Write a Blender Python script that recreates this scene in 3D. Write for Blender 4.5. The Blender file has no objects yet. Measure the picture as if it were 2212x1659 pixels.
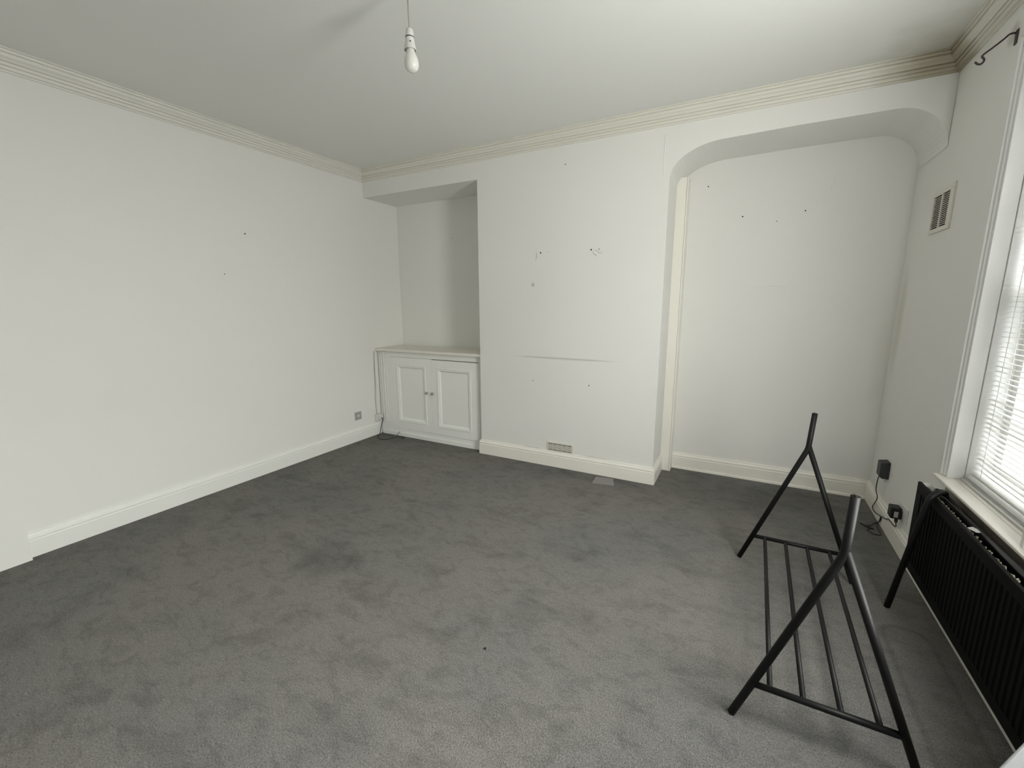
import bpy, bmesh, math, random
from mathutils import Vector, Matrix
random.seed(4)
C = bpy.data.collections.new('room'); bpy.context.scene.collection.children.link(C)
SC = bpy.context.scene

# ------------------------------------------------------------------ camera
F, YAW, PITCH, ROLL = 934.93, math.radians(-28.2398), math.radians(10.6069), math.radians(-0.2612)
fw = Vector((math.sin(YAW)*math.cos(PITCH), math.cos(YAW)*math.cos(PITCH), -math.sin(PITCH)))
rt = Vector((math.cos(YAW), -math.sin(YAW), 0)); up = rt.cross(fw)
r2 = rt*math.cos(ROLL) + up*math.sin(ROLL); u2 = -rt*math.sin(ROLL) + up*math.cos(ROLL)
cd = bpy.data.cameras.new('camera'); cam = bpy.data.objects.new('camera', cd); C.objects.link(cam)
cd.sensor_width = 36; cd.sensor_fit = 'HORIZONTAL'; cd.lens = F/2212*36; cd.clip_start = .02
cd.shift_y = 0.0
M = Matrix((r2, u2, -fw)).transposed().to_4x4(); M.translation = Vector((3.7009, -3.5612, 1.5))
cam.matrix_world = M; SC.camera = cam

# ------------------------------------------------------------------ room numbers (metres)
W, H, YB, YF = 4.638, 2.862, 0.5, -4.75       # width, ceiling, alcove back, wall behind the camera
X1, X2, HB, HC = 1.4365, 3.1145, 2.604, 2.756  # chimney breast sides, header underside, cornice foot
SK = .147
WIN = [(-1.505, -.85), (-2.46, -1.80), (-3.93, -3.15)]         # window openings along y; last two are added and unseen, for light
WZ0, WZ1 = .668, 2.50

# ------------------------------------------------------------------ world, light, exposure
wd = bpy.data.worlds.new('overcast_sky'); SC.world = wd; wd.use_nodes = True
nt = wd.node_tree; bg = nt.nodes['Background']
tc = nt.nodes.new('ShaderNodeTexCoord'); sx = nt.nodes.new('ShaderNodeSeparateXYZ')
rp = nt.nodes.new('ShaderNodeValToRGB'); rp.color_ramp.elements[0].position = .45; rp.color_ramp.elements[1].position = .9
rp.color_ramp.elements[0].color = (.50, .505, .52, 1); rp.color_ramp.elements[1].color = (1, 1.0, 1.02, 1)
mp = nt.nodes.new('ShaderNodeMath'); mp.operation = 'MULTIPLY_ADD'; mp.inputs[1].default_value = .5; mp.inputs[2].default_value = .5
nt.links.new(tc.outputs['Generated'], sx.inputs[0]); nt.links.new(sx.outputs['Z'], mp.inputs[0])
nt.links.new(mp.outputs[0], rp.inputs[0]); nt.links.new(rp.outputs[0], bg.inputs[0])
bg.inputs[1].default_value = 7.0
def portal(x, y, z, sy, sz, rot):
    l = bpy.data.lights.new('window_portal', 'AREA'); l.shape = 'RECTANGLE'; l.size = sz; l.size_y = sy
    l.cycles.is_portal = True
    o = bpy.data.objects.new('window_portal', l); C.objects.link(o); o.location = (x, y, z); o.rotation_euler = rot
for a, b in WIN:
    portal(W+.285, (a+b)/2, (WZ0+WZ1)/2, b-a, WZ1-WZ0, (0, math.radians(90), 0))
# added fill lamps at the two unseen windows beside and behind the camera
def daylight_fill(a, b, power, tilt, yaw, spread=180):
    l = bpy.data.lights.new('daylight_fill', 'AREA'); l.shape = 'RECTANGLE'; l.size = WZ1-WZ0-.10; l.size_y = b-a-.06
    l.energy = power; l.spread = math.radians(spread); l.color = (1, 1, .95)
    o = bpy.data.objects.new('daylight_fill', l); C.objects.link(o); o.location = (W+.07, (a+b)/2, (WZ0+WZ1)/2)
    o.rotation_euler = (Matrix.Rotation(-yaw*math.pi/180, 3, 'Z') @ Matrix.Rotation(math.radians(90-tilt), 3, 'Y')).to_euler()
daylight_fill(*WIN[1], 35, -2, 36)
daylight_fill(*WIN[2], 19, 34, 0, 105)
SC.view_settings.view_transform = 'Standard'; SC.view_settings.look = 'None'
SC.view_settings.gamma = 1; SC.view_settings.use_curve_mapping = False
SC.view_settings.exposure = 0.8
SC.cycles.max_bounces = 16; SC.cycles.diffuse_bounces = 10; SC.cycles.transparent_max_bounces = 16
SC.cycles.sample_clamp_indirect = 8

# ------------------------------------------------------------------ materials
def lin(c):
    return tuple(((v/255+.055)/1.055)**2.4 if v/255 > .04045 else v/255/12.92 for v in c)
def mat(name, col, rough=.6, bump=0, bscale=40, var=0, vscale=3, metal=0, spec=.5, lin_in=False):
    m = bpy.data.materials.new(name); m.use_nodes = True; n = m.node_tree; b = n.nodes['Principled BSDF']
    c = col if lin_in else lin(col)
    b.inputs['Base Color'].default_value = (*c, 1); b.inputs['Roughness'].default_value = rough
    b.inputs['Metallic'].default_value = metal; b.inputs['Specular IOR Level'].default_value = spec
    co = n.nodes.new('ShaderNodeTexCoord')
    if var:
        no = n.nodes.new('ShaderNodeTexNoise'); no.inputs['Scale'].default_value = vscale; no.inputs['Detail'].default_value = 5
        mr = n.nodes.new('ShaderNodeMapRange'); mr.inputs['To Min'].default_value = 1-var; mr.inputs['To Max'].default_value = 1+var*.4
        mx = n.nodes.new('ShaderNodeMix'); mx.data_type = 'RGBA'; mx.blend_type = 'MULTIPLY'; mx.inputs[0].default_value = 1
        mx.inputs[6].default_value = (*c, 1)
        n.links.new(co.outputs['Object'], no.inputs['Vector']); n.links.new(no.outputs['Fac'], mr.inputs['Value'])
        n.links.new(mr.outputs[0], mx.inputs[7]); n.links.new(mx.outputs[2], b.inputs['Base Color'])
    if bump:
        no2 = n.nodes.new('ShaderNodeTexNoise'); no2.inputs['Scale'].default_value = bscale; no2.inputs['Detail'].default_value = 4
        bp = n.nodes.new('ShaderNodeBump'); bp.inputs['Strength'].default_value = bump; bp.inputs['Distance'].default_value = .01
        n.links.new(co.outputs['Object'], no2.inputs['Vector']); n.links.new(no2.outputs['Fac'], bp.inputs['Height'])
        n.links.new(bp.outputs[0], b.inputs['Normal'])
    return m
def base_out(m):
    n = m.node_tree; b = n.nodes['Principled BSDF']; i = b.inputs['Base Color']
    if i.is_linked: return i.links[0].from_socket
    r = n.nodes.new('ShaderNodeRGB'); r.outputs[0].default_value = i.default_value; return r.outputs[0]
def stain_shade(m, col, fac_fn):
    """mix a stain colour over a material; fac_fn(nodes, position socket) gives the mask"""
    n = m.node_tree; b = n.nodes['Principled BSDF']; src = base_out(m)
    g = n.nodes.new('ShaderNodeTexCoord'); fac = fac_fn(n, g.outputs['Object'])
    mx = n.nodes.new('ShaderNodeMix'); mx.data_type = 'RGBA'; mx.inputs[7].default_value = (*col, 1)
    n.links.new(fac, mx.inputs[0]); n.links.new(src, mx.inputs[6]); n.links.new(mx.outputs[2], b.inputs['Base Color'])
def blob(center, scl, inner, outer, strength, warp=.25, wscale=4):
    """soft noisy ellipsoid mask"""
    def f(n, pos):
        no = n.nodes.new('ShaderNodeTexNoise'); no.inputs['Scale'].default_value = wscale; no.inputs['Detail'].default_value = 6
        n.links.new(pos, no.inputs['Vector'])
        s = n.nodes.new('ShaderNodeVectorMath'); s.operation = 'SUBTRACT'; s.inputs[1].default_value = center; n.links.new(pos, s.inputs[0])
        d = n.nodes.new('ShaderNodeVectorMath'); d.operation = 'DIVIDE'; d.inputs[1].default_value = scl; n.links.new(s.outputs[0], d.inputs[0])
        l = n.nodes.new('ShaderNodeVectorMath'); l.operation = 'LENGTH'; n.links.new(d.outputs[0], l.inputs[0])
        a = n.nodes.new('ShaderNodeMath'); a.operation = 'MULTIPLY_ADD'; a.inputs[1].default_value = warp; n.links.new(no.outputs['Fac'], a.inputs[0]); n.links.new(l.outputs['Value'], a.inputs[2])
        mr = n.nodes.new('ShaderNodeMapRange'); mr.interpolation_type = 'SMOOTHSTEP'
        mr.inputs['From Min'].default_value = outer+warp*.5; mr.inputs['From Max'].default_value = inner+warp*.5
        mr.inputs['To Max'].default_value = strength; n.links.new(a.outputs[0], mr.inputs['Value']); return mr.outputs[0]
    return f

WALLC = (.76, .758, .735)
M_wall = mat('matt_white_wall', WALLC, .85, .10, 9, .02, 1.5, spec=.25, lin_in=True)
M_back = mat('matt_white_back_wall', WALLC, .85, .12, 9, .02, 1.5, spec=.25, lin_in=True)
stain_shade(M_back, (.42, .42, .40), blob((2.30, 0, 1.013), (.56, 1, .011), .55, 1.0, .55, .25, 14))
stain_shade(M_back, (.30, .30, .28), blob((2.003, 0, 1.658), (.024, 1, .027), .2, 1.0, .6, .1, 10))
stain_shade(M_back, (.36, .34, .27), blob((2.0, 0, .150), (.14, .05, .006), .3, 1.0, .6, .7, 30))
stain_shade(M_back, (.40, .38, .30), blob((2.62, 0, .150), (.17, .05, .007), .3, 1.0, .5, .7, 30))
stain_shade(M_back, (.50, .47, .36), blob((4.60, .25, 1.0), (.10, .4, .9), .3, 1.0, .28, .5, 3))
M_right = mat('matt_white_right_wall', WALLC, .85, .12, 9, .02, 1.5, spec=.25, lin_in=True)
stain_shade(M_right, (.30, .26, .20), blob((W, -.60, 2.66), (.08, .07, .06), .3, 1.0, .45, .8, 14))
stain_shade(M_right, (.50, .46, .34), blob((W, .38, 1.35), (.1, .09, .5), .2, 1.0, .35, .6, 5))
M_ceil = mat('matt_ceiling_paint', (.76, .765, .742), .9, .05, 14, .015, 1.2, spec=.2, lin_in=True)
stain_shade(M_ceil, (.30, .26, .18), blob((W-.05, -.10, H), (.50, .55, .2), .1, 1.0, .55, .7, 5))  # brown corner stains, enlarged and deepened to paint in the shading there
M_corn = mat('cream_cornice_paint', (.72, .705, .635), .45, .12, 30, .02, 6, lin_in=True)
stain_shade(M_corn, (.27, .225, .13), blob((W-.02, -.06, H-.06), (.42, .30, .25), .25, 1.0, .75, .6, 6))
M_cornl = mat('white_cornice_paint', (.72, .71, .665), .5, .12, 30, .02, 6, lin_in=True)
M_cream = mat('cream_gloss_paint', (.82, .80, .735), .38, .12, 25, .04, 5, lin_in=True)
M_gloss = mat('white_gloss_paint', (.79, .79, .76), .35, .10, 25, .02, 5, lin_in=True)
M_cup = mat('white_cupboard_paint', (.81, .812, .785), .42, .10, 25, .02, 5, lin_in=True)
M_top = mat('cream_cupboard_top_paint', (.74, .72, .65), .45, .08, 20, .04, 4, lin_in=True)
M_upvc = mat('white_window_paint', (.68, .68, .67), .35, .05, 20, 0, lin_in=True)
M_sill = mat('cream_sill_paint', (.74, .71, .66), .35, .08, 20, .04, 6, lin_in=True)
M_dark = mat('dark_recess', (.012, .011, .011), .9, lin_in=True)
M_blk = mat('black_powder_coat', (.010, .010, .011), .5, .1, 200, lin_in=True, spec=.5)
M_rod = mat('black_satin_tube', (.0055, .0055, .0057), .5, lin_in=True, spec=.25)
M_rail = mat('black_gloss_rail', (.007, .007, .0072), .28, lin_in=True, spec=.6)
M_rad = mat('black_radiator_enamel', (.0016, .0016, .0016), .6, lin_in=True, spec=.12)
M_plugd = mat('black_plastic', (.010, .010, .011), .45, lin_in=True)
M_plugg = mat('charcoal_plastic', (.035, .037, .042), .5, lin_in=True)
M_wp = mat('white_plastic', (.66, .66, .64), .35, lin_in=True)
M_wpi = mat('ivory_plastic', (.70, .68, .61), .4, lin_in=True)
M_grey = mat('grey_socket_plastic', (.36, .36, .35), .4, lin_in=True)
M_cable = mat('black_cable_rubber', (.02, .019, .018), .5, lin_in=True)
M_flex = mat('aged_white_flex', (.36, .33, .26), .5, lin_in=True)
M_iron = mat('dark_wrought_iron', (.035, .027, .03), .5, lin_in=True)
M_pap = mat('white_paper', (.45, .45, .44), .7, lin_in=True)
M_lint = mat('pale_dust_lint', (.13, .12, .085), .9, .5, 90, .3, 60, lin_in=True)
M_tbl = mat('pale_grey_table', (.20, .205, .21), .5, lin_in=True)
M_apron_shade = mat('shadowed_apron_paint', (.40, .37, .32), .6, .2, 20, .1, 9, lin_in=True)  # apron coloured darker to carry the shade under the sill

# knob / bulb
M_knob = mat('clear_glass_knob', (.42, .42, .41), .12, metal=.7, lin_in=True, spec=.8)
M_bulb = mat('frosted_bulb_glass', (.74, .74, .70), .18, lin_in=True, spec=.6)
M_glass = bpy.data.materials.new('window_glass'); M_glass.use_nodes = True
n = M_glass.node_tree; n.nodes.clear(); o_ = n.nodes.new('ShaderNodeOutputMaterial'); t_ = n.nodes.new('ShaderNodeBsdfTransparent')
g_ = n.nodes.new('ShaderNodeBsdfGlossy'); g_.inputs['Roughness'].default_value = .02; x_ = n.nodes.new('ShaderNodeMixShader')
x_.inputs[0].default_value = .07; t_.inputs[0].default_value = (.95, .97, .96, 1)
n.links.new(t_.outputs[0], x_.inputs[1]); n.links.new(g_.outputs[0], x_.inputs[2]); n.links.new(x_.outputs[0], o_.inputs[0])
M_slat = bpy.data.materials.new('white_blind_slat'); M_slat.use_nodes = True
n = M_slat.node_tree; n.nodes.clear(); o_ = n.nodes.new('ShaderNodeOutputMaterial'); d_ = n.nodes.new('ShaderNodeBsdfDiffuse')
t_ = n.nodes.new('ShaderNodeBsdfTranslucent'); x_ = n.nodes.new('ShaderNodeMixShader'); x_.inputs[0].default_value = .12
d_.inputs[0].default_value = (.88, .875, .86, 1); t_.inputs[0].default_value = (.80, .77, .72, 1)
n.links.new(d_.outputs[0], x_.inputs[1]); n.links.new(t_.outputs[0], x_.inputs[2]); n.links.new(x_.outputs[0], o_.inputs[0])

# carpet: heathered grey cut pile, brushed patches and furniture dents
def carpet():
    m = bpy.data.materials.new('grey_cut_pile_carpet'); m.use_nodes = True; n = m.node_tree; b = n.nodes['Principled BSDF']
    b.inputs['Roughness'].default_value = .95; b.inputs['Specular IOR Level'].default_value = .08
    b.inputs['Sheen Weight'].default_value = .15
    L = n.links; co = n.nodes.new('ShaderNodeTexCoord')
    def noise(s, d, dist=0, vec=None, rough=.5):
        x = n.nodes.new('ShaderNodeTexNoise'); x.inputs['Scale'].default_value = s; x.inputs['Detail'].default_value = d
        x.inputs['Distortion'].default_value = dist; x.inputs['Roughness'].default_value = rough
        L.new(vec or co.outputs['Object'], x.inputs['Vector']); return x.outputs['Fac']
    def rng(v, a, c, lo, hi, sm=True):
        x = n.nodes.new('ShaderNodeMapRange'); x.interpolation_type = 'SMOOTHSTEP' if sm else 'LINEAR'
        for k, q in zip(('From Min', 'From Max', 'To Min', 'To Max'), (a, c, lo, hi)): x.inputs[k].default_value = q
        L.new(v, x.inputs['Value']); return x.outputs[0]
    def mul(a, c):
        x = n.nodes.new('ShaderNodeMath'); x.operation = 'MULTIPLY'; L.new(a, x.inputs[0])
        if isinstance(c, float): x.inputs[1].default_value = c
        else: L.new(c, x.inputs[1])
        return x.outputs[0]
    mpn = n.nodes.new('ShaderNodeMapping'); mpn.inputs['Scale'].default_value = (1.0, 1.7, 1); mpn.inputs['Rotation'].default_value = (0, 0, .5)
    L.new(co.outputs['Object'], mpn.inputs[0])
    tuft = rng(noise(170, 3, 0, None, .75), .32, .70, .50, 1.50, False)
    mid = rng(noise(38, 4, .6, mpn.outputs[0], .65), .3, .7, .88, 1.10, False)
    patch = rng(noise(2.6, 6, .5, mpn.outputs[0], .62), .33, .50, .80, 1.0)
    patch2 = rng(noise(9, 5, .8, mpn.outputs[0], .6), .34, .54, .84, 1.05)
    v = mul(mul(mul(tuft, mid), patch), patch2)
    # brushed and dirtier pile along the edges of the room
    def edge(fn):
        return fn
    pos = co.outputs['Object']
    sep = n.nodes.new('ShaderNodeSeparateXYZ'); L.new(pos, sep.inputs[0])
    wob = noise(5, 4)
    def near(sock, at, width, amount):
        s = n.nodes.new('ShaderNodeMath'); s.operation = 'SUBTRACT'; s.inputs[1].default_value = at; L.new(sock, s.inputs[0])
        a = n.nodes.new('ShaderNodeMath'); a.operation = 'ABSOLUTE'; L.new(s.outputs[0], a.inputs[0])
        w2 = n.nodes.new('ShaderNodeMath'); w2.operation = 'MULTIPLY_ADD'; w2.inputs[1].default_value = width*1.2; w2.inputs[2].default_value = -width*.6
        L.new(wob, w2.inputs[0]); s2 = n.nodes.new('ShaderNodeMath'); s2.operation = 'ADD'; L.new(a.outputs[0], s2.inputs[0]); L.new(w2.outputs[0], s2.inputs[1])
        return rng(s2.outputs[0], 0.0, width, 1-amount, 1.0)
    v = mul(v, near(sep.outputs['Y'], 0.0, .55, .18)); v = mul(v, near(sep.outputs['X'], 0.0, .8, .12))
    for c, s, st in (((1.63, -2.02, 0), (.27, .22, 1), .22), ((.95, -1.3, 0), (.5, .7, 1), .10), ((2.87, -1.28, 0), (.16, .12, 1), .10),
                     ((2.5, -2.72, 0), (.25, .1, 1), .14), ((4.0, .15, 0), (.5, .28, 1), .16), ((2.6, -.12, 0), (.45, .10, 1), .16)):
        k = blob(c, s, .3, 1.0, st, .9, 5)(n, pos)
        iv = n.nodes.new('ShaderNodeMath'); iv.operation = 'SUBTRACT'; iv.inputs[0].default_value = 1; L.new(k, iv.inputs[1]); v = mul(v, iv.outputs[0])
    # dent left by furniture: a long rounded outline by the radiator
    def outline(cx, cy, hx, hy, r, wd_, amt):
        a = n.nodes.new('ShaderNodeVectorMath'); a.operation = 'SUBTRACT'; a.inputs[1].default_value = (cx, cy, 0); L.new(pos, a.inputs[0])
        a2 = n.nodes.new('ShaderNodeVectorMath'); a2.operation = 'ABSOLUTE'; L.new(a.outputs[0], a2.inputs[0])
        a3 = n.nodes.new('ShaderNodeVectorMath'); a3.operation = 'SUBTRACT'; a3.inputs[1].default_value = (hx-r, hy-r, 0); L.new(a2.outputs[0], a3.inputs[0])
        a4 = n.nodes.new('ShaderNodeVectorMath'); a4.operation = 'MAXIMUM'; a4.inputs[1].default_value = (0, 0, 0); L.new(a3.outputs[0], a4.inputs[0])
        a5 = n.nodes.new('ShaderNodeVectorMath'); a5.operation = 'MULTIPLY'; a5.inputs[1].default_value = (1, 1, 0); L.new(a4.outputs[0], a5.inputs[0])
        l = n.nodes.new('ShaderNodeVectorMath'); l.operation = 'LENGTH'; L.new(a5.outputs[0], l.inputs[0])
        s = n.nodes.new('ShaderNodeMath'); s.operation = 'SUBTRACT'; s.inputs[1].default_value = r; L.new(l.outputs['Value'], s.inputs[0])
        ab = n.nodes.new('ShaderNodeMath'); ab.operation = 'ABSOLUTE'; L.new(s.outputs[0], ab.inputs[0])
        return rng(ab.outputs[0], 0.0, wd_, 1-amt, 1.0)
    v = mul(v, outline(4.46, -1.66, .085, .52, .07, .020, .26))
    tint = n.nodes.new('ShaderNodeMix'); tint.data_type = 'RGBA'
    tint.inputs[6].default_value = (.232, .226, .216, 1); tint.inputs[7].default_value = (.262, .249, .226, 1)
    L.new(rng(noise(1.1, 3), .35, .65, 0, 1), tint.inputs[0])
    mx = n.nodes.new('ShaderNodeMix'); mx.data_type = 'RGBA'; mx.blend_type = 'MULTIPLY'; mx.inputs[0].default_value = 1
    L.new(tint.outputs[2], mx.inputs[6]); L.new(v, mx.inputs[7]); L.new(mx.outputs[2], b.inputs['Base Color'])
    bp = n.nodes.new('ShaderNodeBump'); bp.inputs['Strength'].default_value = .9; bp.inputs['Distance'].default_value = .009
    L.new(mul(tuft, mid), bp.inputs['Height']); L.new(bp.outputs[0], b.inputs['Normal'])
    return m
M_carpet = carpet()

# ------------------------------------------------------------------ helpers
def bx(bm, x0, x1, y0, y1, z0, z1):
    v = [bm.verts.new((x, y, z)) for x in (x0, x1) for y in (y0, y1) for z in (z0, z1)]
    for f in ((0, 1, 3, 2), (4, 6, 7, 5), (0, 4, 5, 1), (2, 3, 7, 6), (0, 2, 6, 4), (1, 5, 7, 3)):
        bm.faces.new([v[i] for i in f])
def prism(bm, pts, axis, a, b):
    """polygon in the plane normal to axis, swept from a to b"""
    def mk(p, t):
        q = list(p); q.insert(axis, t); return bm.verts.new(q)
    A = [mk(p, a) for p in pts]; B = [mk(p, b) for p in pts]; k = len(pts)
    bm.faces.new(A); bm.faces.new(B[::-1])
    for i in range(k): bm.faces.new((A[i], B[i], B[(i+1) % k], A[(i+1) % k]))
def obj(name, bm, m, parent=None, bevel=0, smooth=False, seg=2):
    bmesh.ops.recalc_face_normals(bm, faces=bm.faces)
    me = bpy.data.meshes.new(name); bm.to_mesh(me); bm.free(); me.materials.append(m)
    o = bpy.data.objects.new(name, me); C.objects.link(o)
    if smooth:
        for p in me.polygons: p.use_smooth = True
    if bevel:
        md = o.modifiers.new('bevel', 'BEVEL'); md.width = bevel; md.segments = seg; md.limit_method = 'ANGLE'; md.angle_limit = math.radians(40)
        md.harden_normals = False
    if parent is not None:
        o.parent = parent; o.matrix_parent_inverse = parent.matrix_world.inverted() if False else Matrix.Translation(-Vector(parent.location))
    return o
def box(name, m, parent, x0, x1, y0, y1, z0, z1, bevel=0):
    bm = bmesh.new(); bx(bm, x0, x1, y0, y1, z0, z1); return obj(name, bm, m, parent, bevel)
def thing(name, label, cat, loc, group=None):
    o = bpy.data.objects.new(name, None); C.objects.link(o); o.location = loc; o.empty_display_size = .1
    o['label'] = label; o['category'] = cat
    if group: o['group'] = group
    return o
def tag(o, label, cat, group=None):
    o['label'] = label; o['category'] = cat
    if group: o['group'] = group
    return o
def struct(o): o['kind'] = 'structure'; return o
def tube(bm, pts, r, sides=12, cap=True, closed=False):
    pts = [Vector(p) for p in pts]; rings = []
    t0 = (pts[1]-pts[0]).normalized(); nrm = t0.orthogonal().normalized()
    for i, p in enumerate(pts):
        a = pts[max(i-1, 0)]; b = pts[min(i+1, len(pts)-1)]; t = (b-a).normalized()
        nrm = (nrm - t*nrm.dot(t)).normalized(); bn = t.cross(nrm)
        rr = r[i] if isinstance(r, (list, tuple)) else r
        # keep the section round through a mitre
        rings.append([bm.verts.new(p + (nrm*math.cos(2*math.pi*k/sides) + bn*math.sin(2*math.pi*k/sides))*rr) for k in range(sides)])
    for i in range(len(rings)-1):
        for k in range(sides):
            bm.faces.new((rings[i][k], rings[i][(k+1) % sides], rings[i+1][(k+1) % sides], rings[i+1][k]))
    if cap: bm.faces.new(rings[0][::-1]); bm.faces.new(rings[-1])
def bez(pts, n=6):
    """smooth a polyline (Catmull-Rom)"""
    P = [Vector(p) for p in pts]; P = [2*P[0]-P[1]] + P + [2*P[-1]-P[-2]]; out = []
    for i in range(1, len(P)-2):
        for k in range(n):
            t = k/n; a, b, c, d = P[i-1:i+3]
            out.append(.5*((2*b)+(c-a)*t+(2*a-5*b+4*c-d)*t*t+(3*b-a-3*c+d)*t**3))
    return out + [P[-2]]
def rnd(a, c, b, r, k=6):
    a, c, b = Vector(a), Vector(c), Vector(b); u = (a-c).normalized(); v = (b-c).normalized()
    return [(c+u*r)*(1-q)**2 + c*2*q*(1-q) + (c+v*r)*q*q for q in [i/k for i in range(k+1)]]
def lathe(bm, prof, origin, sides=28):
    rings = []
    for r, z in prof:
        rings.append([bm.verts.new((origin[0]+r*math.cos(2*math.pi*k/sides), origin[1]+r*math.sin(2*math.pi*k/sides), origin[2]+z)) for k in range(sides)] if r > 1e-6 else [bm.verts.new((origin[0], origin[1], origin[2]+z))])
    for a, b in zip(rings, rings[1:]):
        for k in range(sides):
            k2 = (k+1) % sides
            if len(a) == 1: bm.faces.new((a[0], b[k2], b[k]))
            elif len(b) == 1: bm.faces.new((a[k], a[k2], b[0]))
            else: bm.faces.new((a[k], a[k2], b[k2], b[k]))
def sweep(bm, path, prof, only=None, sub=1):
    """profile (outward distance, height) along a plan path, room on the left of the direction; mitred corners"""
    P = [Vector((*p, 0)) for p in path]; k = len(P); rings = []
    for i in range(k):
        d0 = (P[i]-P[i-1]).normalized() if i else None; d1 = (P[i+1]-P[i]).normalized() if i < k-1 else None
        n0 = Vector((-d0.y, d0.x, 0)) if d0 else None; n1 = Vector((-d1.y, d1.x, 0)) if d1 else None
        if n0 is None: nn = n1
        elif n1 is None: nn = n0
        else:
            nn = (n0+n1).normalized(); nn = nn/nn.dot(n0)
        rings.append(nn)
    for i in (only if only is not None else range(k-1)):
        A = [bm.verts.new((P[i].x+rings[i].x*d, P[i].y+rings[i].y*d, z)) for d, z in prof]
        B = [bm.verts.new((P[i+1].x+rings[i+1].x*d, P[i+1].y+rings[i+1].y*d, z)) for d, z in prof]
        m_ = len(prof)
        for j in range(m_): bm.faces.new((A[j], B[j], B[(j+1) % m_], A[(j+1) % m_]))
        bm.faces.new(A[::-1]); bm.faces.new(B)

# ------------------------------------------------------------------ setting: floor, ceiling, walls
bm = bmesh.new(); bx(bm, -.3, W+.3, YF-.3, YB+.3, -.12, 0); floor = struct(obj('floor', bm, M_carpet))
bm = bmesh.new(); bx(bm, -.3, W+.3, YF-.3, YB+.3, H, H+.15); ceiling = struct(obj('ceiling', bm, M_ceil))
bm = bmesh.new(); bx(bm, -.3, 0, YF-.3, YB+.3, 0, H); bx(bm, 0, .055, YF, -2.845, 0, H)
wall_left = struct(obj('wall_left', bm, M_wall))
# back wall: alcove backs, chimney breast, headers with an arched right-hand opening
def ell(cx, cz, rx, rz, a0, a1, k=14):
    return [(cx+rx*math.cos(math.radians(a0+(a1-a0)*i/k)), cz+rz*math.sin(math.radians(a0+(a1-a0)*i/k))) for i in range(k+1)]
poly = [(X1, 0), (X2, 0), (X2, 2.385)] + ell(X2+.36, 2.395, .36, .215, 180, 90)[1:] + [(3.9, 2.618)] + ell(W-.255, 2.372, .253, .247, 90, 0) + [(W, 2.30), (W, H), (0, H), (0, HB), (X1, HB)]
# drop the degenerate sliver where the arch dies into the right wall
poly = [q for q in poly if q != (W, 2.30)]
bm = bmesh.new(); prism(bm, poly, 1, 0, YB)
wall_back = obj('wall_back', bm, M_back, None, .010, seg=3); struct(wall_back)
bm = bmesh.new(); bx(bm, 0, W, YB, YB+.3, 0, H); wall_back2 = struct(obj('wall_back_alcove', bm, M_back))
# right wall with the seen window opening and two added for light
ys = [YB+.3] + [v for a, b in WIN for v in (b, a)] + [YF-.3]
bm = bmesh.new()
bx(bm, W, W+.3, YF-.3, YB+.3, 0, WZ0-.03); bx(bm, W, W+.3, YF-.3, YB+.3, WZ1, H)
for i in range(0, len(ys), 2): bx(bm, W, W+.3, ys[i+1], ys[i], WZ0-.03, WZ1)
wall_right = struct(obj('wall_right', bm, M_right))
# wall behind the camera
bm = bmesh.new(); bx(bm, 0, W, YF-.3, YF, 0, H)
struct(obj('wall_front', bm, M_wall))

# cornice
CP = [(0, H), (.080, H), (.080, H-.006), (.068, H-.007), (.068, H-.011), (.072, H-.013), (.070, H-.022), (.058, H-.0225), (.058, H-.028), (.064, H-.030), (.061, H-.040),
      (.049, H-.048), (.041, H-.059), (.030, H-.060), (.030, H-.066), (.038, H-.068), (.036, H-.077), (.025, H-.079), (.023, H-.083), (.029, H-.085), (.026, H-.095), (.011, H-.097), (.009, HC+.001), (0, HC)]
cpath = [(0, YF), (0, 0), (W, 0), (W, YF)]
cpath_r = [(x, y) for x, y in cpath][::-1]     # direction chosen so that the room lies on the left
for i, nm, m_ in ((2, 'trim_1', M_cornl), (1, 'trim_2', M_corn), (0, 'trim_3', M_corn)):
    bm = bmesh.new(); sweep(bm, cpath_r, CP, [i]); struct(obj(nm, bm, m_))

# skirting
SP = [(0, 0), (.020, 0), (.020, .104), (.0165, .108), (.0165, .112), (.020, .115), (.019, .124), (.012, .133), (.009, SK), (0, SK)]
bm = bmesh.new(); sweep(bm, [(0, .035), (0, -2.84)], SP); struct(obj('baseboard_left', bm, M_gloss, None, .0015))
bm = bmesh.new(); sweep(bm, [(X2, .368), (X2, 0), (X1+.001, 0), (X1+.001, .035)], SP); struct(obj('baseboard_back', bm, M_cream, None, .0015))
rp_ = [(W, YF), (W, YB), (3.202, YB)]
bm = bmesh.new(); sweep(bm, rp_, SP, [1]); struct(obj('baseboard_back', bm, M_cream, None, .0015))
bm = bmesh.new(); sweep(bm, rp_, SP, [0]); struct(obj('baseboard_right', bm, M_cream, None, .0015))
bm = bmesh.new(); sweep(bm, [(W-.02, YB-.02), (3.205, YB-.02)], [(0, 0), (.009, 0), (.007, .016), (0, .02)]); struct(obj('trim_4', bm, M_cream))

# vertical boxing board in the corner of the right alcove
bd = box('trim_5', M_cream, None, X2, 3.192, .368, YB, 0, 2.485, .002); struct(bd)
b2 = box('edge_strip', M_cream, bd, 3.1935, 3.203, .362, YB, 0, 2.478, .0015)

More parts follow.
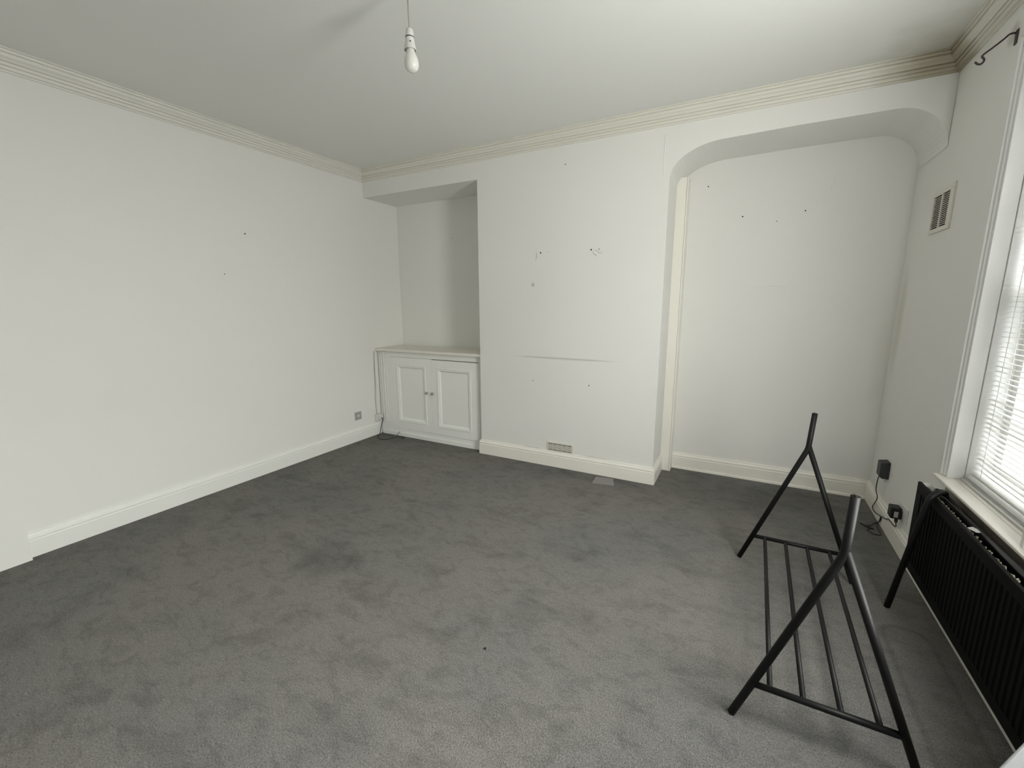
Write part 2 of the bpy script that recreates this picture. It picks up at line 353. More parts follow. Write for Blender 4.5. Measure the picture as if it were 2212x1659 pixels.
# carpet patch, wall marks
bm = bmesh.new(); prism(bm, [(2.665, -.215), (2.845, -.185), (2.80, -.045), (2.655, -.075)], 2, 0, .006)
M_patch = mat('faded_carpet_patch', (.30, .285, .285), .95, .6, 180, .25, 120, lin_in=True, spec=.1)
o = obj('carpet_patch', bm, M_patch, floor, .002); o['label'] = 'small paler rectangle of carpet against the chimney breast'
def disc(name, m, parent, c, r, nrm, t=.003, sides=10):
    bm = bmesh.new(); a = Vector(c); b = a+Vector(nrm)*t; tube(bm, [a, b], r, sides); return obj(name, bm, m, parent)
for x, z, r in ((2.291, 2.611, .0045), (2.077, 1.927, .007), (2.531, 1.926, .0065), (2.597, 1.927, .004), (2.007, .794, .0045), (2.544, .793, .005), (2.142, 1.93, .0025)):
    disc('screw_hole', M_dark, wall_back, (x, .0006, z), r, (0, -1, 0), .0016)
for x, z, r in ((3.606, 2.166, .0055), (3.844, 2.11, .0035), (4.023, 2.17, .005), (3.338, 2.422, .005), (.785, 2.198, .004)):
    disc('screw_hole', M_dark, wall_back2, (x, YB+.0006, z), r, (0, -1, 0), .0016)
for y, z, r in ((-1.31, 2.07, .006), (-1.51, 1.737, .004)):
    disc('screw_hole', M_dark, wall_left, (-.0006, y, z), r, (1, 0, 0), .0016)
M_flake = mat('lifted_plaster', (.60, .59, .55), .8, .6, 60, lin_in=True)
def flake(pts, w):
    bm = bmesh.new(); P = bez([(x, -.0005, z) for x, z in pts], 4)
    tube(bm, P, [w*math.sin(math.pi*(i+.6)/(len(P)+.2))+.0006 for i in range(len(P))], 6); obj('lifted_plaster', bm, M_flake, wall_back, 0, True)
flake([(2.036, 1.938), (2.043, 1.91), (2.040, 1.885), (2.030, 1.862)], .0045)
flake([(2.545, 1.915), (2.556, 1.893), (2.572, 1.883), (2.590, 1.868)], .005)
flake([(2.555, 1.925), (2.575, 1.918), (2.60, 1.908)], .0035)
flake([(2.590, 1.900), (2.612, 1.898), (2.625, 1.906)], .003)
def flake_b(pts, w):
    bm = bmesh.new(); P = bez([(x, YB-.0003, z) for x, z in pts], 4)
    tube(bm, P, [w*math.sin(math.pi*(i+.6)/(len(P)+.2))+.0004 for i in range(len(P))], 6); obj('plaster_crack', bm, M_back, wall_back2, 0, True)
flake_b([(4.20, 2.35), (4.17, 2.335), (4.163, 2.30)], .0025)
flake_b([(3.70, 1.618), (3.86, 1.622), (4.02, 1.617)], .0022)
# raised paint line down the breast at the arch
bm = bmesh.new(); tube(bm, bez([(3.070, -.0005, 2.70), (3.068, -.0005, 2.60), (3.066, -.0005, 2.50), (3.075, -.0005, 2.42)]), .0022, 6); obj('paint_ridge', bm, M_back, wall_back, 0, True)
# crumb on the carpet
bm = bmesh.new(); bmesh.ops.create_icosphere(bm, subdivisions=1, radius=.006, matrix=Matrix.Translation((2.807, -2.158, .005)))
tag(obj('black_crumb', bm, M_dark, None), 'tiny black crumb lying on the open carpet', 'crumb')

# ------------------------------------------------------------------ windows
def window(idx, y0, y1):
    w = bpy.data.objects.new('window_%d' % idx, None); C.objects.link(w); w.location = (W, (y0+y1)/2, WZ0); w['kind'] = 'structure'
    # jamb linings, head lining
    bm = bmesh.new()
    bx(bm, W-.028, W+.031, y1-.004, y1+.014, WZ0, WZ1+.012); bx(bm, W-.028, W+.031, y0-.014, y0+.004, WZ0, WZ1+.012); bx(bm, W-.028, W+.031, y0, y1, WZ1-.004, WZ1+.012)
    obj('reveal_lining', bm, M_upvc, w, .002)
    # architrave: back band, face and bead
    for s, ya in ((1, y1), (-1, y0)):
        def Y(v): return ya+s*v
        def B(bm, x0, x1, a, b, z0, z1): bx(bm, x0, x1, min(Y(a), Y(b)), max(Y(a), Y(b)), z0, z1)
        bm = bmesh.new(); B(bm, W-.034, W, .0145, .032, WZ0, WZ1+.032); B(bm, W-.042, W, .0325, .048, WZ0, WZ1+.050)
        obj('architrave', bm, M_upvc, w, .004, seg=3)
    bm = bmesh.new(); bx(bm, W-.034, W, y0-.032, y1+.032, WZ1+.0145, WZ1+.060); bx(bm, W-.042, W, y0-.048, y1+.048, WZ1+.0605, WZ1+.085)
    obj('architrave', bm, M_upvc, w, .004, seg=3)
    # staff bead and sash box
    bm = bmesh.new()
    for ya in (y1-.0075, y0+.0005): bx(bm, W+.0325, W+.2, ya, ya+.007, WZ0+.0, WZ1)
    bx(bm, W+.0325, W+.2, y0+.006, y1-.006, WZ1-.006, WZ1); obj('sash_box', bm, M_upvc, w, .0015)
    bm = bmesh.new(); ST = .045; X0 = W+.125
    for (z0, z1, xo) in ((WZ0+.02, 1.60, 0), (1.56, WZ1-.006, .045)):
        xa, xb = X0+xo, X0+xo+.04
        bx(bm, xa, xb, y1-.006-ST, y1-.006, z0, z1); bx(bm, xa, xb, y0+.006, y0+.006+ST, z0, z1)
        bx(bm, xa, xb, y0+.006+ST, y1-.006-ST, z0, z0+(.07 if xo == 0 else .04)); bx(bm, xa, xb, y0+.006+ST, y1-.006-ST, z1-.04, z1)
    obj('sash_frame', bm, M_upvc, w, .003)
    bm = bmesh.new()
    for (z0, z1, xo) in ((WZ0+.09, 1.56, 0), (1.60, WZ1-.046, .045)):
        bx(bm, X0+xo+.018, X0+xo+.022, y0+.006+ST, y1-.006-ST, z0, z1)
    obj('window_pane', bm, M_glass, w)
    return w
for i_, ab in enumerate(WIN): window(i_+1, *ab)  # only the first is seen; the rest are added to light the room
# the inner sill: one board under the seen and added windows, with raised back ledge
bm = bmesh.new(); sy0, sy1 = WIN[2][0]-.08, -.797
bx(bm, W-.062, W, sy0, sy1, WZ0-.014, WZ0)
bm2 = bm
sill = struct(obj('window_sill', bm2, M_sill, None, .004, seg=3)); sill.name = 'trim_6'
for i, (a, b) in enumerate(WIN):
    s_ = box('sill_board', M_sill, sill, W, W+.0325, a, b, WZ0-.026, WZ0-.0005)
    s_ = box('sill_ledge', M_upvc, sill, W+.033, W+.2, a, b, WZ0-.026, WZ0+.012, .002)
    bm = bmesh.new(); tube(bm, [(W+.024, a+.004, WZ0+.006), (W+.024, b-.012, WZ0+.006)], .006, 10); obj('sill_bead', bm, M_upvc, sill, 0, True)
apron = struct(box('trim_7', M_apron_shade, None, W-.018, W, sy0+.02, sy1-.03, .40, WZ0-.0145, .003))

def blind(y0, y1, label, zb=WZ0, first=[None, 0]):
    t = thing('venetian_blind', label, 'blind', (W+.066, (y0+y1)/2, WZ0+.02))
    yc = (y0+y1)/2; half = (y1-y0)/2
    me = first[0] if first[0] and abs(first[1]-half) < .01 else None
    if me is None:
        bm = bmesh.new(); k = 5; sec = []
        for i in range(k+1):
            u = -1+2*i/k; sec.append((u*.0125, .0022*(1-u*u)))
        A = [bm.verts.new((x, -half, z)) for x, z in sec]; B = [bm.verts.new((x, half, z)) for x, z in sec]
        for i in range(k): bm.faces.new((A[i], A[i+1], B[i+1], B[i]))
        g = bmesh.ops.solidify(bm, geom=bm.faces[:], thickness=.0005)
        me = bpy.data.meshes.new('slat'); bm.to_mesh(me); bm.free(); me.materials.append(M_slat); first[:] = [me, half]
    z = zb+.052; i = 0
    while z < WZ1-.055:
        o = bpy.data.objects.new('slat', me); C.objects.link(o); o.parent = t
        o.location = (random.uniform(-.0006, .0006), random.uniform(-.0012, .0012), z-(WZ0+.02))
        o.rotation_euler = (random.uniform(-.002, .002), math.radians(4)+random.uniform(-.03, .03), 0); z += .0215; i += 1
    x = W+.066
    bm = bmesh.new(); bx(bm, x-.013, x+.013, y0, y1, WZ1-.048, WZ1-.010); obj('head_rail', bm, M_wp, t, .003)
    bm = bmesh.new(); bx(bm, x-.012, x+.012, y0, y1, zb+.026, zb+.040); obj('bottom_rail', bm, M_wp, t, .005)
    for yy in (y1-.075, y0+.075):
        bm = bmesh.new()
        for dx in (-.0135, .0135): tube(bm, [(x+dx, yy, zb+.04), (x+dx, yy, WZ1-.045)], .0012, 5)
        obj('ladder_cord', bm, M_wp, t)
    return t
blind(WIN[0][0]+.012, WIN[0][1]-.016, 'white horizontal slatted blind hanging in the window above the radiator')
# loose bottom rail lying on the ledge: half-round white bar
bm = bmesh.new(); tube(bm, [(W+.043, WIN[0][0]+.03, WZ0+.0235), (W+.043, -.872, WZ0+.0235)], .0115, 12)
ex = obj('draught_strip', bm, M_upvc, None, .002, True); tag(ex, 'white round draught strip lying along the back of the window sill', 'strip')

# ------------------------------------------------------------------ left alcove cupboard
cy = .062                                          # face of the cupboard
cup = thing('alcove_cupboard', 'white painted two-door cupboard built into the left alcove', 'cupboard', (X1/2, YB/2, 0))
bm = bmesh.new()
bx(bm, .012, .195, cy, cy+.022, 0, .972); bx(bm, 1.378, X1-.002, cy, cy+.022, 0, .972)          # stiles
bx(bm, .195, 1.378, cy, cy+.022, .915, .972); bx(bm, .195, 1.378, cy, cy+.022, 0, .088)        # top and bottom rails
obj('face_frame', bm, M_cup, cup, .002)
box('carcass', M_dark, cup, .20, 1.37, cy+.030, YB-.004, .01, .965)
bm = bmesh.new()
for xx, ww, dd in ((.098, .026, .010), (.070, .012, .014), (.128, .007, .006)): bx(bm, xx-ww/2, xx+ww/2, cy-dd, cy-.0002, .15, .968)
obj('pilaster_moulding', bm, M_cup, cup, .003)
bm = bmesh.new(); bx(bm, .03, X1-.03, cy-.010, cy-.0002, 0, .045); obj('plinth', bm, M_cup, cup, .003)
# top with rounded left front corner
pts = [(.004, YB-.003), (.004, .055)] + [(.004+.035-.035*math.cos(a), .055-.035*math.sin(a)) for a in [math.radians(15*k) for k in range(1, 7)]] + [(X1+.004, .018), (X1+.004, -.0), (X1+.004, -.0)]
pts = [(.004, YB-.003), (.004, .060)] + [(.004+.04*(1-math.cos(math.radians(a))), .060-.042*math.sin(math.radians(a))) for a in range(15, 91, 15)] + [(X1-.004, .018), (X1-.004, YB-.003)]
bm = bmesh.new(); prism(bm, pts, 2, .974, 1.004); obj('cupboard_top', bm, M_top, cup, .006, seg=3)
def door(x0, x1, side):
    z0, z1 = (.0905, .913) if side < 0 else (.0905, .908); yf = cy-.004; yb = cy+.022
    sl = .092 if side < 0 else .092
    px0, px1, pz0, pz1 = (.300, .690, .190, .824) if side < 0 else (.866, 1.273, .184, .817)
    bm = bmesh.new()
    bx(bm, x0, px0, yf, yb, z0, z1); bx(bm, px1, x1, yf, yb, z0, z1); bx(bm, px0, px1, yf, yb, z0, pz0); bx(bm, px0, px1, yf, yb, pz1, z1)
    d = obj('door', bm, M_cup, cup, .0018)
    box('door_panel', M_cup, d, px0, px1, yf+.013, yb, pz0, pz1)
    # stepped panel moulding, mitred frame
    bm = bmesh.new()
    def ring(o0, o1, yy0, yy1):
        def R(o, y): return [bm.verts.new(q) for q in ((px0+o, y, pz0+o), (px1-o, y, pz0+o), (px1-o, y, pz1-o), (px0+o, y, pz1-o))]
        a, b = R(o0, yy0), R(o1, yy1)
        for i in range(4): bm.faces.new((a[i], a[(i+1) % 4], b[(i+1) % 4], b[i]))
    ring(-.010, -.008, yf, yf-.006); ring(-.008, .002, yf-.006, yf-.006); ring(.002, .004, yf-.006, yf+.001); ring(.004, .012, yf+.001, yf+.001)
    ring(.012, .015, yf+.001, yf-.002); ring(.015, .022, yf-.002, yf+.004); ring(.022, .032, yf+.004, yf+.0125)
    obj('panel_moulding', bm, M_cup, d)
    kx = .712 if side < 0 else .792
    bm = bmesh.new()
    prof = [(0, .032), (.010, .031), (.0155, .026), (.0165, .020), (.013, .013), (.007, .009), (.006, .002), (.009, 0), (0, 0)]
    lathe(bm, prof[::-1], (0, 0, 0), 20); bmesh.ops.rotate(bm, verts=bm.verts, cent=(0, 0, 0), matrix=Matrix.Rotation(math.radians(90), 3, 'X'))
    bmesh.ops.translate(bm, verts=bm.verts, vec=(kx, yf, .545)); k = obj('knob', bm, M_knob, d, 0, True); k['label'] = 'clear faceted glass knob'
    bm = bmesh.new(); lathe(bm, [(0, .0015), (.012, .0015), (.012, 0), (0, 0)][::-1], (0, 0, 0), 16)
    bmesh.ops.rotate(bm, verts=bm.verts, cent=(0, 0, 0), matrix=Matrix.Rotation(math.radians(90), 3, 'X')); bmesh.ops.translate(bm, verts=bm.verts, vec=(kx, yf-.0002, .545))
    hx = x0+.0 if side < 0 else x1
    for hz in (.24, .78):
        bm = bmesh.new(); tube(bm, [(hx, yf+.0, hz-.03), (hx, yf+.0, hz+.03)], .004, 8); obj('hinge', bm, M_cup, d)
door(.1965, .7705, -1); door(.7722, 1.3768, 1)
bm = bmesh.new(); tube(bm, bez([(.79, cy-.02, .53), (.785, cy-.022, .51), (.777, cy-.008, .49), (.78, cy-.006, .47)]), .0018, 6); obj('catch_string', bm, M_wp, cup)
# filler strip on the wall between cupboard and socket box
struct(box('trim_8', M_gloss, None, .0005, .011, .01, cy-.012, .245, .90, .002))

# ------------------------------------------------------------------ wall fittings on the left
t = thing('wall_socket', 'small grey aerial socket plate low on the left wall near the cupboard', 'socket', (0, -.275, .28))
box('face_plate', M_grey, t, 0, .007, -.322, -.232, .236, .326, .002)
disc('aerial_port', M_wp, t, (.0071, -.277, .281), .011, (1, 0, 0), .006, 16); disc('screw', M_wp, t, (.0071, -.307, .281), .003, (1, 0, 0), .0012); disc('screw', M_wp, t, (.0071, -.247, .281), .003, (1, 0, 0), .0012)
t = thing('socket_box', 'white surface-mounted box on the left wall beside the cupboard foot', 'socket', (0, .0, .16))
box('back_box', M_wp, t, 0.0, .034, -.035, .045, .160, .240, .003); box('plug', M_wp, t, .0345, .062, -.012, .034, .178, .226, .005)
bm = bmesh.new(); tube(bm, bez([(.012, -.008, .240), (.004, -.010, .40), (.004, .0, .60), (.0045, .004, .80), (.006, .012, .968)]), .0028, 7)
tag(obj('aerial_cable', bm, M_flex, None, 0, True), 'thin pale cable running down the wall from cupboard top to white box', 'cable')
bm = bmesh.new(); tube(bm, bez([(.062, .01, .20), (.085, -.0, .195), (.105, -.012, .185), (.085, -.03, .10), (.075, -.04, .03), (.070, -.065, .005), (.10, -.105, .004), (.17, -.145, .004), (.25, -.135, .004), (.29, -.06, .004), (.31, .010, .004), (.37, .025, .004), (.40, -.01, .004), (.405, -.03, .004)], 5), .0042, 8)
tag(obj('black_flex', bm, M_cable, None, 0, True), 'black cable looped on the carpet in front of the white cupboard', 'cable')
bm = bmesh.new(); tube(bm, bez([(.30, cy-.014, .055), (.285, cy-.03, .03), (.272, cy-.035, .006), (.29, cy-.05, .003)], 5), .0028, 8)
tag(obj('cable_end', bm, M_cable, None, 0, True), 'short dark cable end hanging at the cupboard plinth', 'cable')

# ------------------------------------------------------------------ vents
t = thing('floor_level_vent', 'small cream louvred vent above the chimney breast skirting', 'vent', (2.286, 0, SK))
x0, x1, z0, z1 = 2.160, 2.418, .1475, .236
bm = bmesh.new(); f_ = .009
bx(bm, x0, x1, -.008, 0, z1-f_-.006, z1); bx(bm, x0, x1, -.008, 0, z0, z0+f_); bx(bm, x0, x0+f_, -.008, 0, z0+f_, z1-f_-.006); bx(bm, x1-.018, x1, -.008, 0, z0+f_, z1-f_-.006)
obj('vent_frame', bm, M_wpi, t, .0015); box('vent_back', M_dark, t, x0+f_, x1-.018, -.0025, -.0005, z0+f_, z1-f_-.006)
for k in range(1, 5):
    xx = x0+f_+(x1-.018-x0-f_)*k/5; box('vent_bar', M_wpi, t, xx-.0015, xx+.0015, -.0045, -.0026, z0+f_, z1-f_-.006)
zz = z0+f_; dz = (z1-f_-.006-zz)/6
for k in range(1, 6): box('vent_slat', M_wpi, t, x0+f_, x1-.018, -.0072, -.0030, zz+dz*k-.0034, zz+dz*k+.0034)
t = thing('wall_vent', 'cream louvred vent high on the right wall beside the window', 'vent', (W, -.09, 1.9))
y0, y1, z0, z1 = -.245, .062, 1.893, 2.135; yi0, yi1, zi0, zi1 = -.195, .040, 1.918, 2.102
bm = bmesh.new(); bx(bm, W-.010, W, y0, y1, zi1, z1); bx(bm, W-.010, W, y0, y1, z0, zi0); bx(bm, W-.010, W, y0, yi0, zi0, zi1); bx(bm, W-.010, W, yi1, y1, zi0, zi1)
obj('vent_frame', bm, M_wpi, t, .002); box('vent_back', M_dark, t, W-.002, W-.0005, yi0, yi1, zi0, zi1)
box('vent_bar', M_wpi, t, W-.009, W-.0021, -.089, -.075, zi0, zi1)
dz = (zi1-zi0)/17
for k in range(1, 17):
    for a, b in ((yi0, -.0895), (-.0745, yi1)): box('vent_slat', M_wpi, t, W-.0070, W-.0035, a, b, zi0+dz*k-.0016, zi0+dz*k+.0016)

# ------------------------------------------------------------------ plugs and leads on the right wall
t = thing('power_adapter', 'charcoal box-shaped power adapter, the upper one plugged in on the right wall', 'adapter', (W, .11, .31))
bm = bmesh.new(); prism(bm, [(W-.052, .325), (W-.052, .422), (W-.010, .430), (W-.001, .430), (W-.001, .312), (W-.035, .312)], 1, .070, .150)
obj('body', bm, M_plugg, t, .004); bm = bmesh.new()
for dx in (.012, .020): tube(bm, [(W-dx, .085, .311), (W-dx, .085, .290)], .0022, 6)
obj('pin', bm, M_wp, t)
t = thing('socket_plate', 'white wall socket plate half hidden by the black plug', 'socket', (W, -.29, .2))
box('face_plate', M_wp, t, W-.008, W, -.375, -.225, .190, .285, .002)
t = thing('black_plug', 'black plug with a small white sticker low on the right wall', 'plug', (W, -.24, .2))
box('body', M_plugd, t, W-.060, W-.0085, -.300, -.232, .190, .262, .006); box('body', M_plugd, t, W-.048, W-.0085, -.3005-.012, -.3005, .198, .25, .003)
box('sticker', M_pap, t, W-.048, W-.028, -.3135, -.3126, .207, .243)
box('strain_relief', M_plugd, t, W-.035, W-.021, -.30, -.284, .168, .1895, .002)
bm = bmesh.new(); wx = W-.026
tube(bm, bez([(W-.045, .10, .322), (wx-.018, .120, .289), (wx-.012, .150, .205), (wx-.004, .125, .150), (wx-.006, .19, .055), (wx, .12, .042), (wx, .02, .068), (wx, .012, .046), (wx-.005, .03, .012), (wx-.03, .02, .004), (4.567, -.015, .004), (4.535, -.040, .004), (4.515, -.025, .004)], 5), .003, 7)
tag(obj('adapter_lead', bm, M_cable, None, 0, True), 'thin dark lead dropping from the upper adapter to the carpet', 'cable')
bm = bmesh.new()
tube(bm, bez([(W-.028, -.292, .170), (wx, -.300, .145), (wx, -.25, .13), (wx, -.15, .122), (wx, -.085, .094), (wx, -.02, .078), (wx+.001, .004, .040), (wx-.004, .035, .006), (4.592, -.06, .0045), (4.590, -.144, .004), (4.552, -.150, .004), (4.525, -.107, .004), (4.545, -.085, .004)], 5), .003, 7)
tag(obj('plug_lead', bm, M_cable, None, 0, True), 'thin dark lead looping from the black plug onto the carpet', 'cable')
bm = bmesh.new(); tube(bm, [(4.500, -.015, .005), (4.530, -.050, .006), (4.562, -.080, .006)], [.003, .006, .006], 8)
tag(obj('lead_connector', bm, M_plugd, None), 'small black connector at the end of the leads on the carpet', 'connector')

# ------------------------------------------------------------------ radiator
t = thing('radiator', 'long black double-panel radiator under the window', 'radiator', (4.55, -1.5, .17))
RX, RY0, RY1, RZ0, RZ1 = 4.513, -2.22, -.846, .184, .628
def panel(xf, xb, name, y1):
    pitch = .0333; pts = []; y = RY0; bm = bmesh.new()
    k = int((y1-RY0-.05)/pitch); pts.append((xf, RY0)); 
    for i in range(k):
        b = RY0+.025+i*pitch; pts += [(xf, b), (xf+.0045, b+.006), (xf+.0045, b+.017), (xf, b+.023)]
    pts += [(xf, y1), (xb, y1), (xb, RY0)]
    prism(bm, pts, 2, RZ0+.045, RZ1-.045)
    bx(bm, xf, xb, RY0, y1, RZ1-.045, RZ1); bx(bm, xf, xb, RY0, y1, RZ0, RZ0+.045)
    return obj(name, bm, M_rad, t, .0025)
panel(RX, RX+.014, 'front_panel', RY1)
bm = bmesh.new(); bx(bm, W-.052, W-.038, RY0, RY1+.02, RZ0, RZ1-.030); obj('rear_panel', bm, M_rad, t, .003)
bm = bmesh.new(); y = RY0+.03; zig = []
while y < RY1-.03: zig += [(RX+.0145, y), (RX+.032, y+.010), (RX+.032, y+.014), (RX+.0145, y+.024)]; y += .030
A = [bm.verts.new((x, y_, RZ1-.035)) for x, y_ in zig]; B = [bm.verts.new((x, y_, RZ0+.03)) for x, y_ in zig]
for i in range(len(zig)-1): bm.faces.new((A[i], A[i+1], B[i+1], B[i]))
f_ = obj('convector_fins', bm, M_rad, t)
# dust lying on the top edge of the front panel
bm = bmesh.new(); y = RY1-.06
while y > RY0+.05:
    ln = random.uniform(.006, .028)
    if random.random() < .75:
        tube(bm, bez([(RX+.016, y, RZ1-.006), (RX+.020+random.uniform(-.002, .003), y-ln*.5, RZ1-.003), (RX+.016, y-ln, RZ1-.006)], 3), [random.uniform(.0012, .0042) for _ in range(7)], 6)
    y -= ln+random.uniform(.001, .010)
o = obj('dust_fluff', bm, M_lint, t, 0, True); o['kind'] = 'stuff'
for yy in (RY1-.04, RY0+.04):
    
    for zz in (.21, RZ1-.07):
        bm = bmesh.new(); tube(bm, [(RX+.0145, yy, zz), (W-.0525, yy, zz)], .012, 10); obj('connecting_pipe', bm, M_rad, t, 0, True)
for yy in (RY1-.20, RY0+.2): box('wall_bracket', M_rad, t, W-.0375, W-.0205, yy-.015, yy+.015, .25, .55)
bm = bmesh.new(); tube(bm, bez([(RX+.030, RY1-.0, .590), (RX+.036, RY1+.020, .602), (RX+.052, RY1+.024, .596), (RX+.070, RY1+.018, .585)], 4), [.006, .013, .015, .015, .016, .016, .016, .017, .016, .014, .013, .012, .012], 12)
o = obj('bleed_valve', bm, M_wp, t, 0, True); o['label'] = 'white valve fitting at the far end'
bm = bmesh.new(); prism(bm, [(RX+.0145, -1.352), (RX+.035, -1.335), (RX+.058, -1.372), (RX+.030, -1.385)], 2, RZ1+.001, RZ1+.003)
tag(obj('paper_scrap', bm, M_pap, None), 'small pale paper scrap resting on top of the black radiator', 'paper')

# ------------------------------------------------------------------ clothes rack
t = thing('clothes_rack', 'black tubular clothes rack base with two Y-shaped ends and four shelf rods', 'clothes rack', (4.05, -1.41, 0))
ZR = .155
for yy, dx in ((-.845, 0), (-1.985, -.016)):
    fl, fr, ap, st = (3.780+dx*.5, yy, .004), (4.322+dx, yy, .004), (4.052+dx*1.2, yy, .722), (4.062+dx*1.5, yy, .918)
    bm = bmesh.new(); P = [fl, (fl[0]*.06+ap[0]*.94, yy, ap[2]*.94)] + rnd((fl[0]*.06+ap[0]*.94, yy, ap[2]*.94), ap, st, .022)[1:] + [st]; tube(bm, P, .0132, 16)
    o = obj('upright', bm, M_rod, t, 0, False)
    for p in o.data.polygons: p.use_smooth = len(p.vertices) == 4
    bm = bmesh.new(); tube(bm, [fr, (ap[0]+.002, yy, ap[2]+.012)], .0130, 16); o = obj('leg', bm, M_rod, t)
    for p in o.data.polygons: p.use_smooth = len(p.vertices) == 4
    bm = bmesh.new(); tube(bm, [(st[0], yy, .918), (st[0]+.001, yy, .9186)], .0100, 16); obj('tube_socket', bm, M_dark, t)
    k = (ZR)/(ap[2]); bm = bmesh.new(); tube(bm, [(fl[0]+(ap[0]-fl[0])*k, yy, ZR), (fr[0]+(ap[0]-fr[0])*k, yy, ZR)], .0112, 14)
    o = obj('crossbar', bm, M_rod, t); 
    for p in o.data.polygons: p.use_smooth = len(p.vertices) == 4
for xa, xb in ((3.900, 3.882), (4.001, 3.981), (4.102, 4.087), (4.204, 4.189)):
    bm = bmesh.new(); tube(bm, [(xa, -.845, ZR), (xb, -1.985, ZR)], .0090, 14); o = obj('shelf_rod', bm, M_rod, t)
    for p in o.data.polygons: p.use_smooth = len(p.vertices) == 4
# detached top half of the rack: an inverted U propped along the radiator
t = thing('hanging_rail', 'loose black tubular hanging rail propped along the top of the radiator', 'clothes rail', (4.5, -1.55, 0))
half_ = [(4.437, -.990, .004), (4.489, -1.058, .560)] + [tuple(v) for v in bez([(4.494, -1.063, .600), (4.501, -1.066, .630), (4.520, -1.055, .648), (4.543, -1.030, .650), (4.560, -1.014, .641), (4.566, -1.002, .630)], 4)]
for hh in (half_, [(x, -3.13-y, z) for x, y, z in half_]):
    bm = bmesh.new(); tube(bm, hh, .0132, 16); o = obj('upright', bm, M_rod, t)
    for p in o.data.polygons: p.use_smooth = len(p.vertices) == 4
bm = bmesh.new(); tube(bm, [(4.566, -.985, .622), (4.566, -2.145, .622)], .0130, 16); o = obj('rail', bm, M_rail, t)
for p in o.data.polygons: p.use_smooth = len(p.vertices) == 4

# ------------------------------------------------------------------ pendant lamp
PX, PY = 2.29, -1.872
t = thing('pendant_lamp', 'bare white bulb in a white holder hanging from the ceiling', 'lamp', (PX, PY, H))
Z0 = 2.685
bm = bmesh.new(); lathe(bm, [(0, H-.035), (.018, H-.035), (.036, H-.015), (.040, H-.0005), (0, H-.0005)][::1], (PX, PY, 0)); obj('ceiling_rose', bm, M_wp, t, 0, True)
bm = bmesh.new(); tube(bm, [(PX-.003, PY, H-.03), (PX, PY, Z0-.004)], .0026, 8); obj('cord', bm, M_flex, t, 0, True)
LH = thing
bm = bmesh.new(); lathe(bm, [(0, 0), (.011, 0), (.0155, -.004), (.0180, -.026), (.0188, -.033), (0, -.033)], (PX, PY, Z0)); obj('holder_cap', bm, M_wp, t, .0008, True)
bm = bmesh.new(); lathe(bm, [(.0192, -.0325), (.0192, -.0360)], (PX, PY, Z0)); lathe(bm, [(0, -.0342), (.0192, -.0342)], (PX, PY, Z0)); obj('seam_ring', bm, M_dark, t)
bm = bmesh.new(); lathe(bm, [(0, -.0358), (.0186, -.0358), (.0195, -.048), (.0230, -.066), (.0268, -.080), (.0270, -.084), (.0245, -.084), (.0205, -.070), (0, -.070)], (PX, PY, Z0)); o = obj('holder_skirt', bm, M_wp, t, 0, False)
for p in o.data.polygons: p.use_smooth = False
disc('slot', M_dark, t, (PX+.0145, PY-.0150, Z0-.058), .0028, (.7, -.7, 0), .0022, 8)
bm = bmesh.new(); lathe(bm, [(0, -.0725), (.0180, -.0725), (.0185, -.088), (.0200, -.096), (.0250, -.108), (.0295, -.122), (.0315, -.136), (.0300, -.151), (.0240, -.163), (.014, -.1705), (0, -.173)], (PX+.0, PY, Z0), 32)
bmesh.ops.rotate(bm, verts=bm.verts, cent=(PX, PY, Z0-.07), matrix=Matrix.Rotation(math.radians(-4), 3, 'Y'))
obj('bulb', bm, M_bulb, t, 0, True)

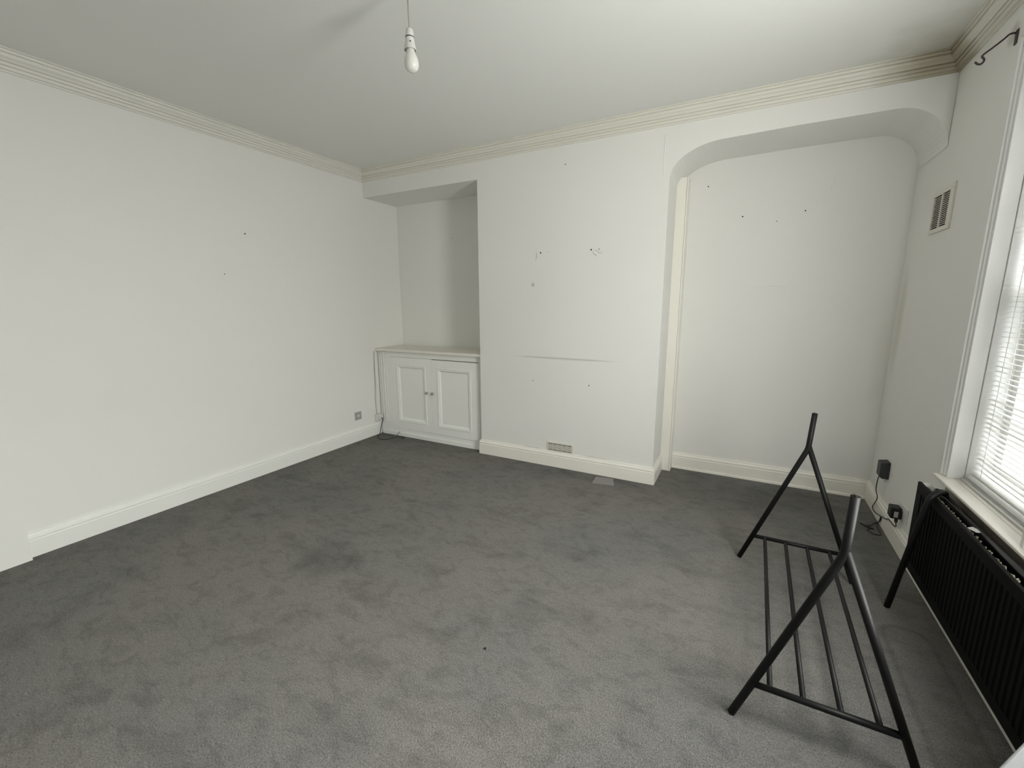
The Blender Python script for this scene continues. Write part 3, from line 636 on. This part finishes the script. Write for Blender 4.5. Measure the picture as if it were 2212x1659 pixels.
# ------------------------------------------------------------------ curtain hook by the window
t = thing('curtain_hook', 'dark iron curtain hook on the right wall at the top of the window', 'hook', (W, -.6, 2.64))
hx = W
bm = bmesh.new(); tube(bm, bez([(W-.003, -.632, 2.650), (W-.020, -.626, 2.652), (W-.034, -.620, 2.640), (W-.066, -.616, 2.614), (W-.094, -.612, 2.592), (W-.088, -.612, 2.578), (W-.086, -.612, 2.568), (W-.094, -.612, 2.558), (W-.106, -.612, 2.560), (W-.116, -.612, 2.571)], 5), .0042, 8)
obj('hook_arm', bm, M_iron, t, 0, True)
box('hook_plate', M_iron, t, W-.004, W, -.652, -.628, 2.600, 2.660, .0015)

# ------------------------------------------------------------------ white table corner, bottom right
t = thing('small_table', 'pale grey table corner cut off at the bottom right of the photo', 'table', (4.25, -2.75, 0))
d = Vector((.60, .80, 0)).normalized(); nn = Vector((d.y, -d.x, 0)); A0 = Vector((4.141, -2.641, 0))
q = [A0-d*.30, A0+d*.155, A0+d*.155+nn*.30, A0-d*.30+nn*.30]
bm = bmesh.new(); prism(bm, [(v.x, v.y) for v in q], 2, .692, .72); obj('table_top', bm, M_tbl, t, .004, seg=3)
for a, b in ((-.27, .03), (.125, .03), (.125, .27), (-.27, .27)):
    c = A0+d*a+nn*b; bm = bmesh.new(); tube(bm, [(c.x, c.y, .0), (c.x, c.y, .6915)], .012, 12); obj('leg', bm, M_tbl, t)

# ------------------------------------------------------------------ outside
M_out = mat('pale_render_outside', (.21, .19, .165), .9, .2, 3, .12, 1.2, lin_in=True)
M_pav = mat('pavement_outside', (.12, .118, .115), .9, lin_in=True)
g = bpy.data.objects
bm = bmesh.new(); bx(bm, W+.3, W+20, -22, 62, -.75, -.6); o = obj('pavement', bm, M_pav); struct(o)
t = thing('house', 'pale rendered house across the street seen through the blind', 'building', (W+9.5, 0, -.6))
box('facade', M_out, t, W+9, W+10, -16, 60, -.6, 5.3)
M_wd = mat('dark_window_outside', (.05, .055, .06), .2, lin_in=True)
for yy in range(-12, 58, 5):
    f_ = box('window', M_upvc, t, W+8.96, W+8.999, yy, yy+1.3, .4, 2.2); box('pane', M_wd, f_, W+8.95, W+8.959, yy+.1, yy+1.2, .5, 2.1)
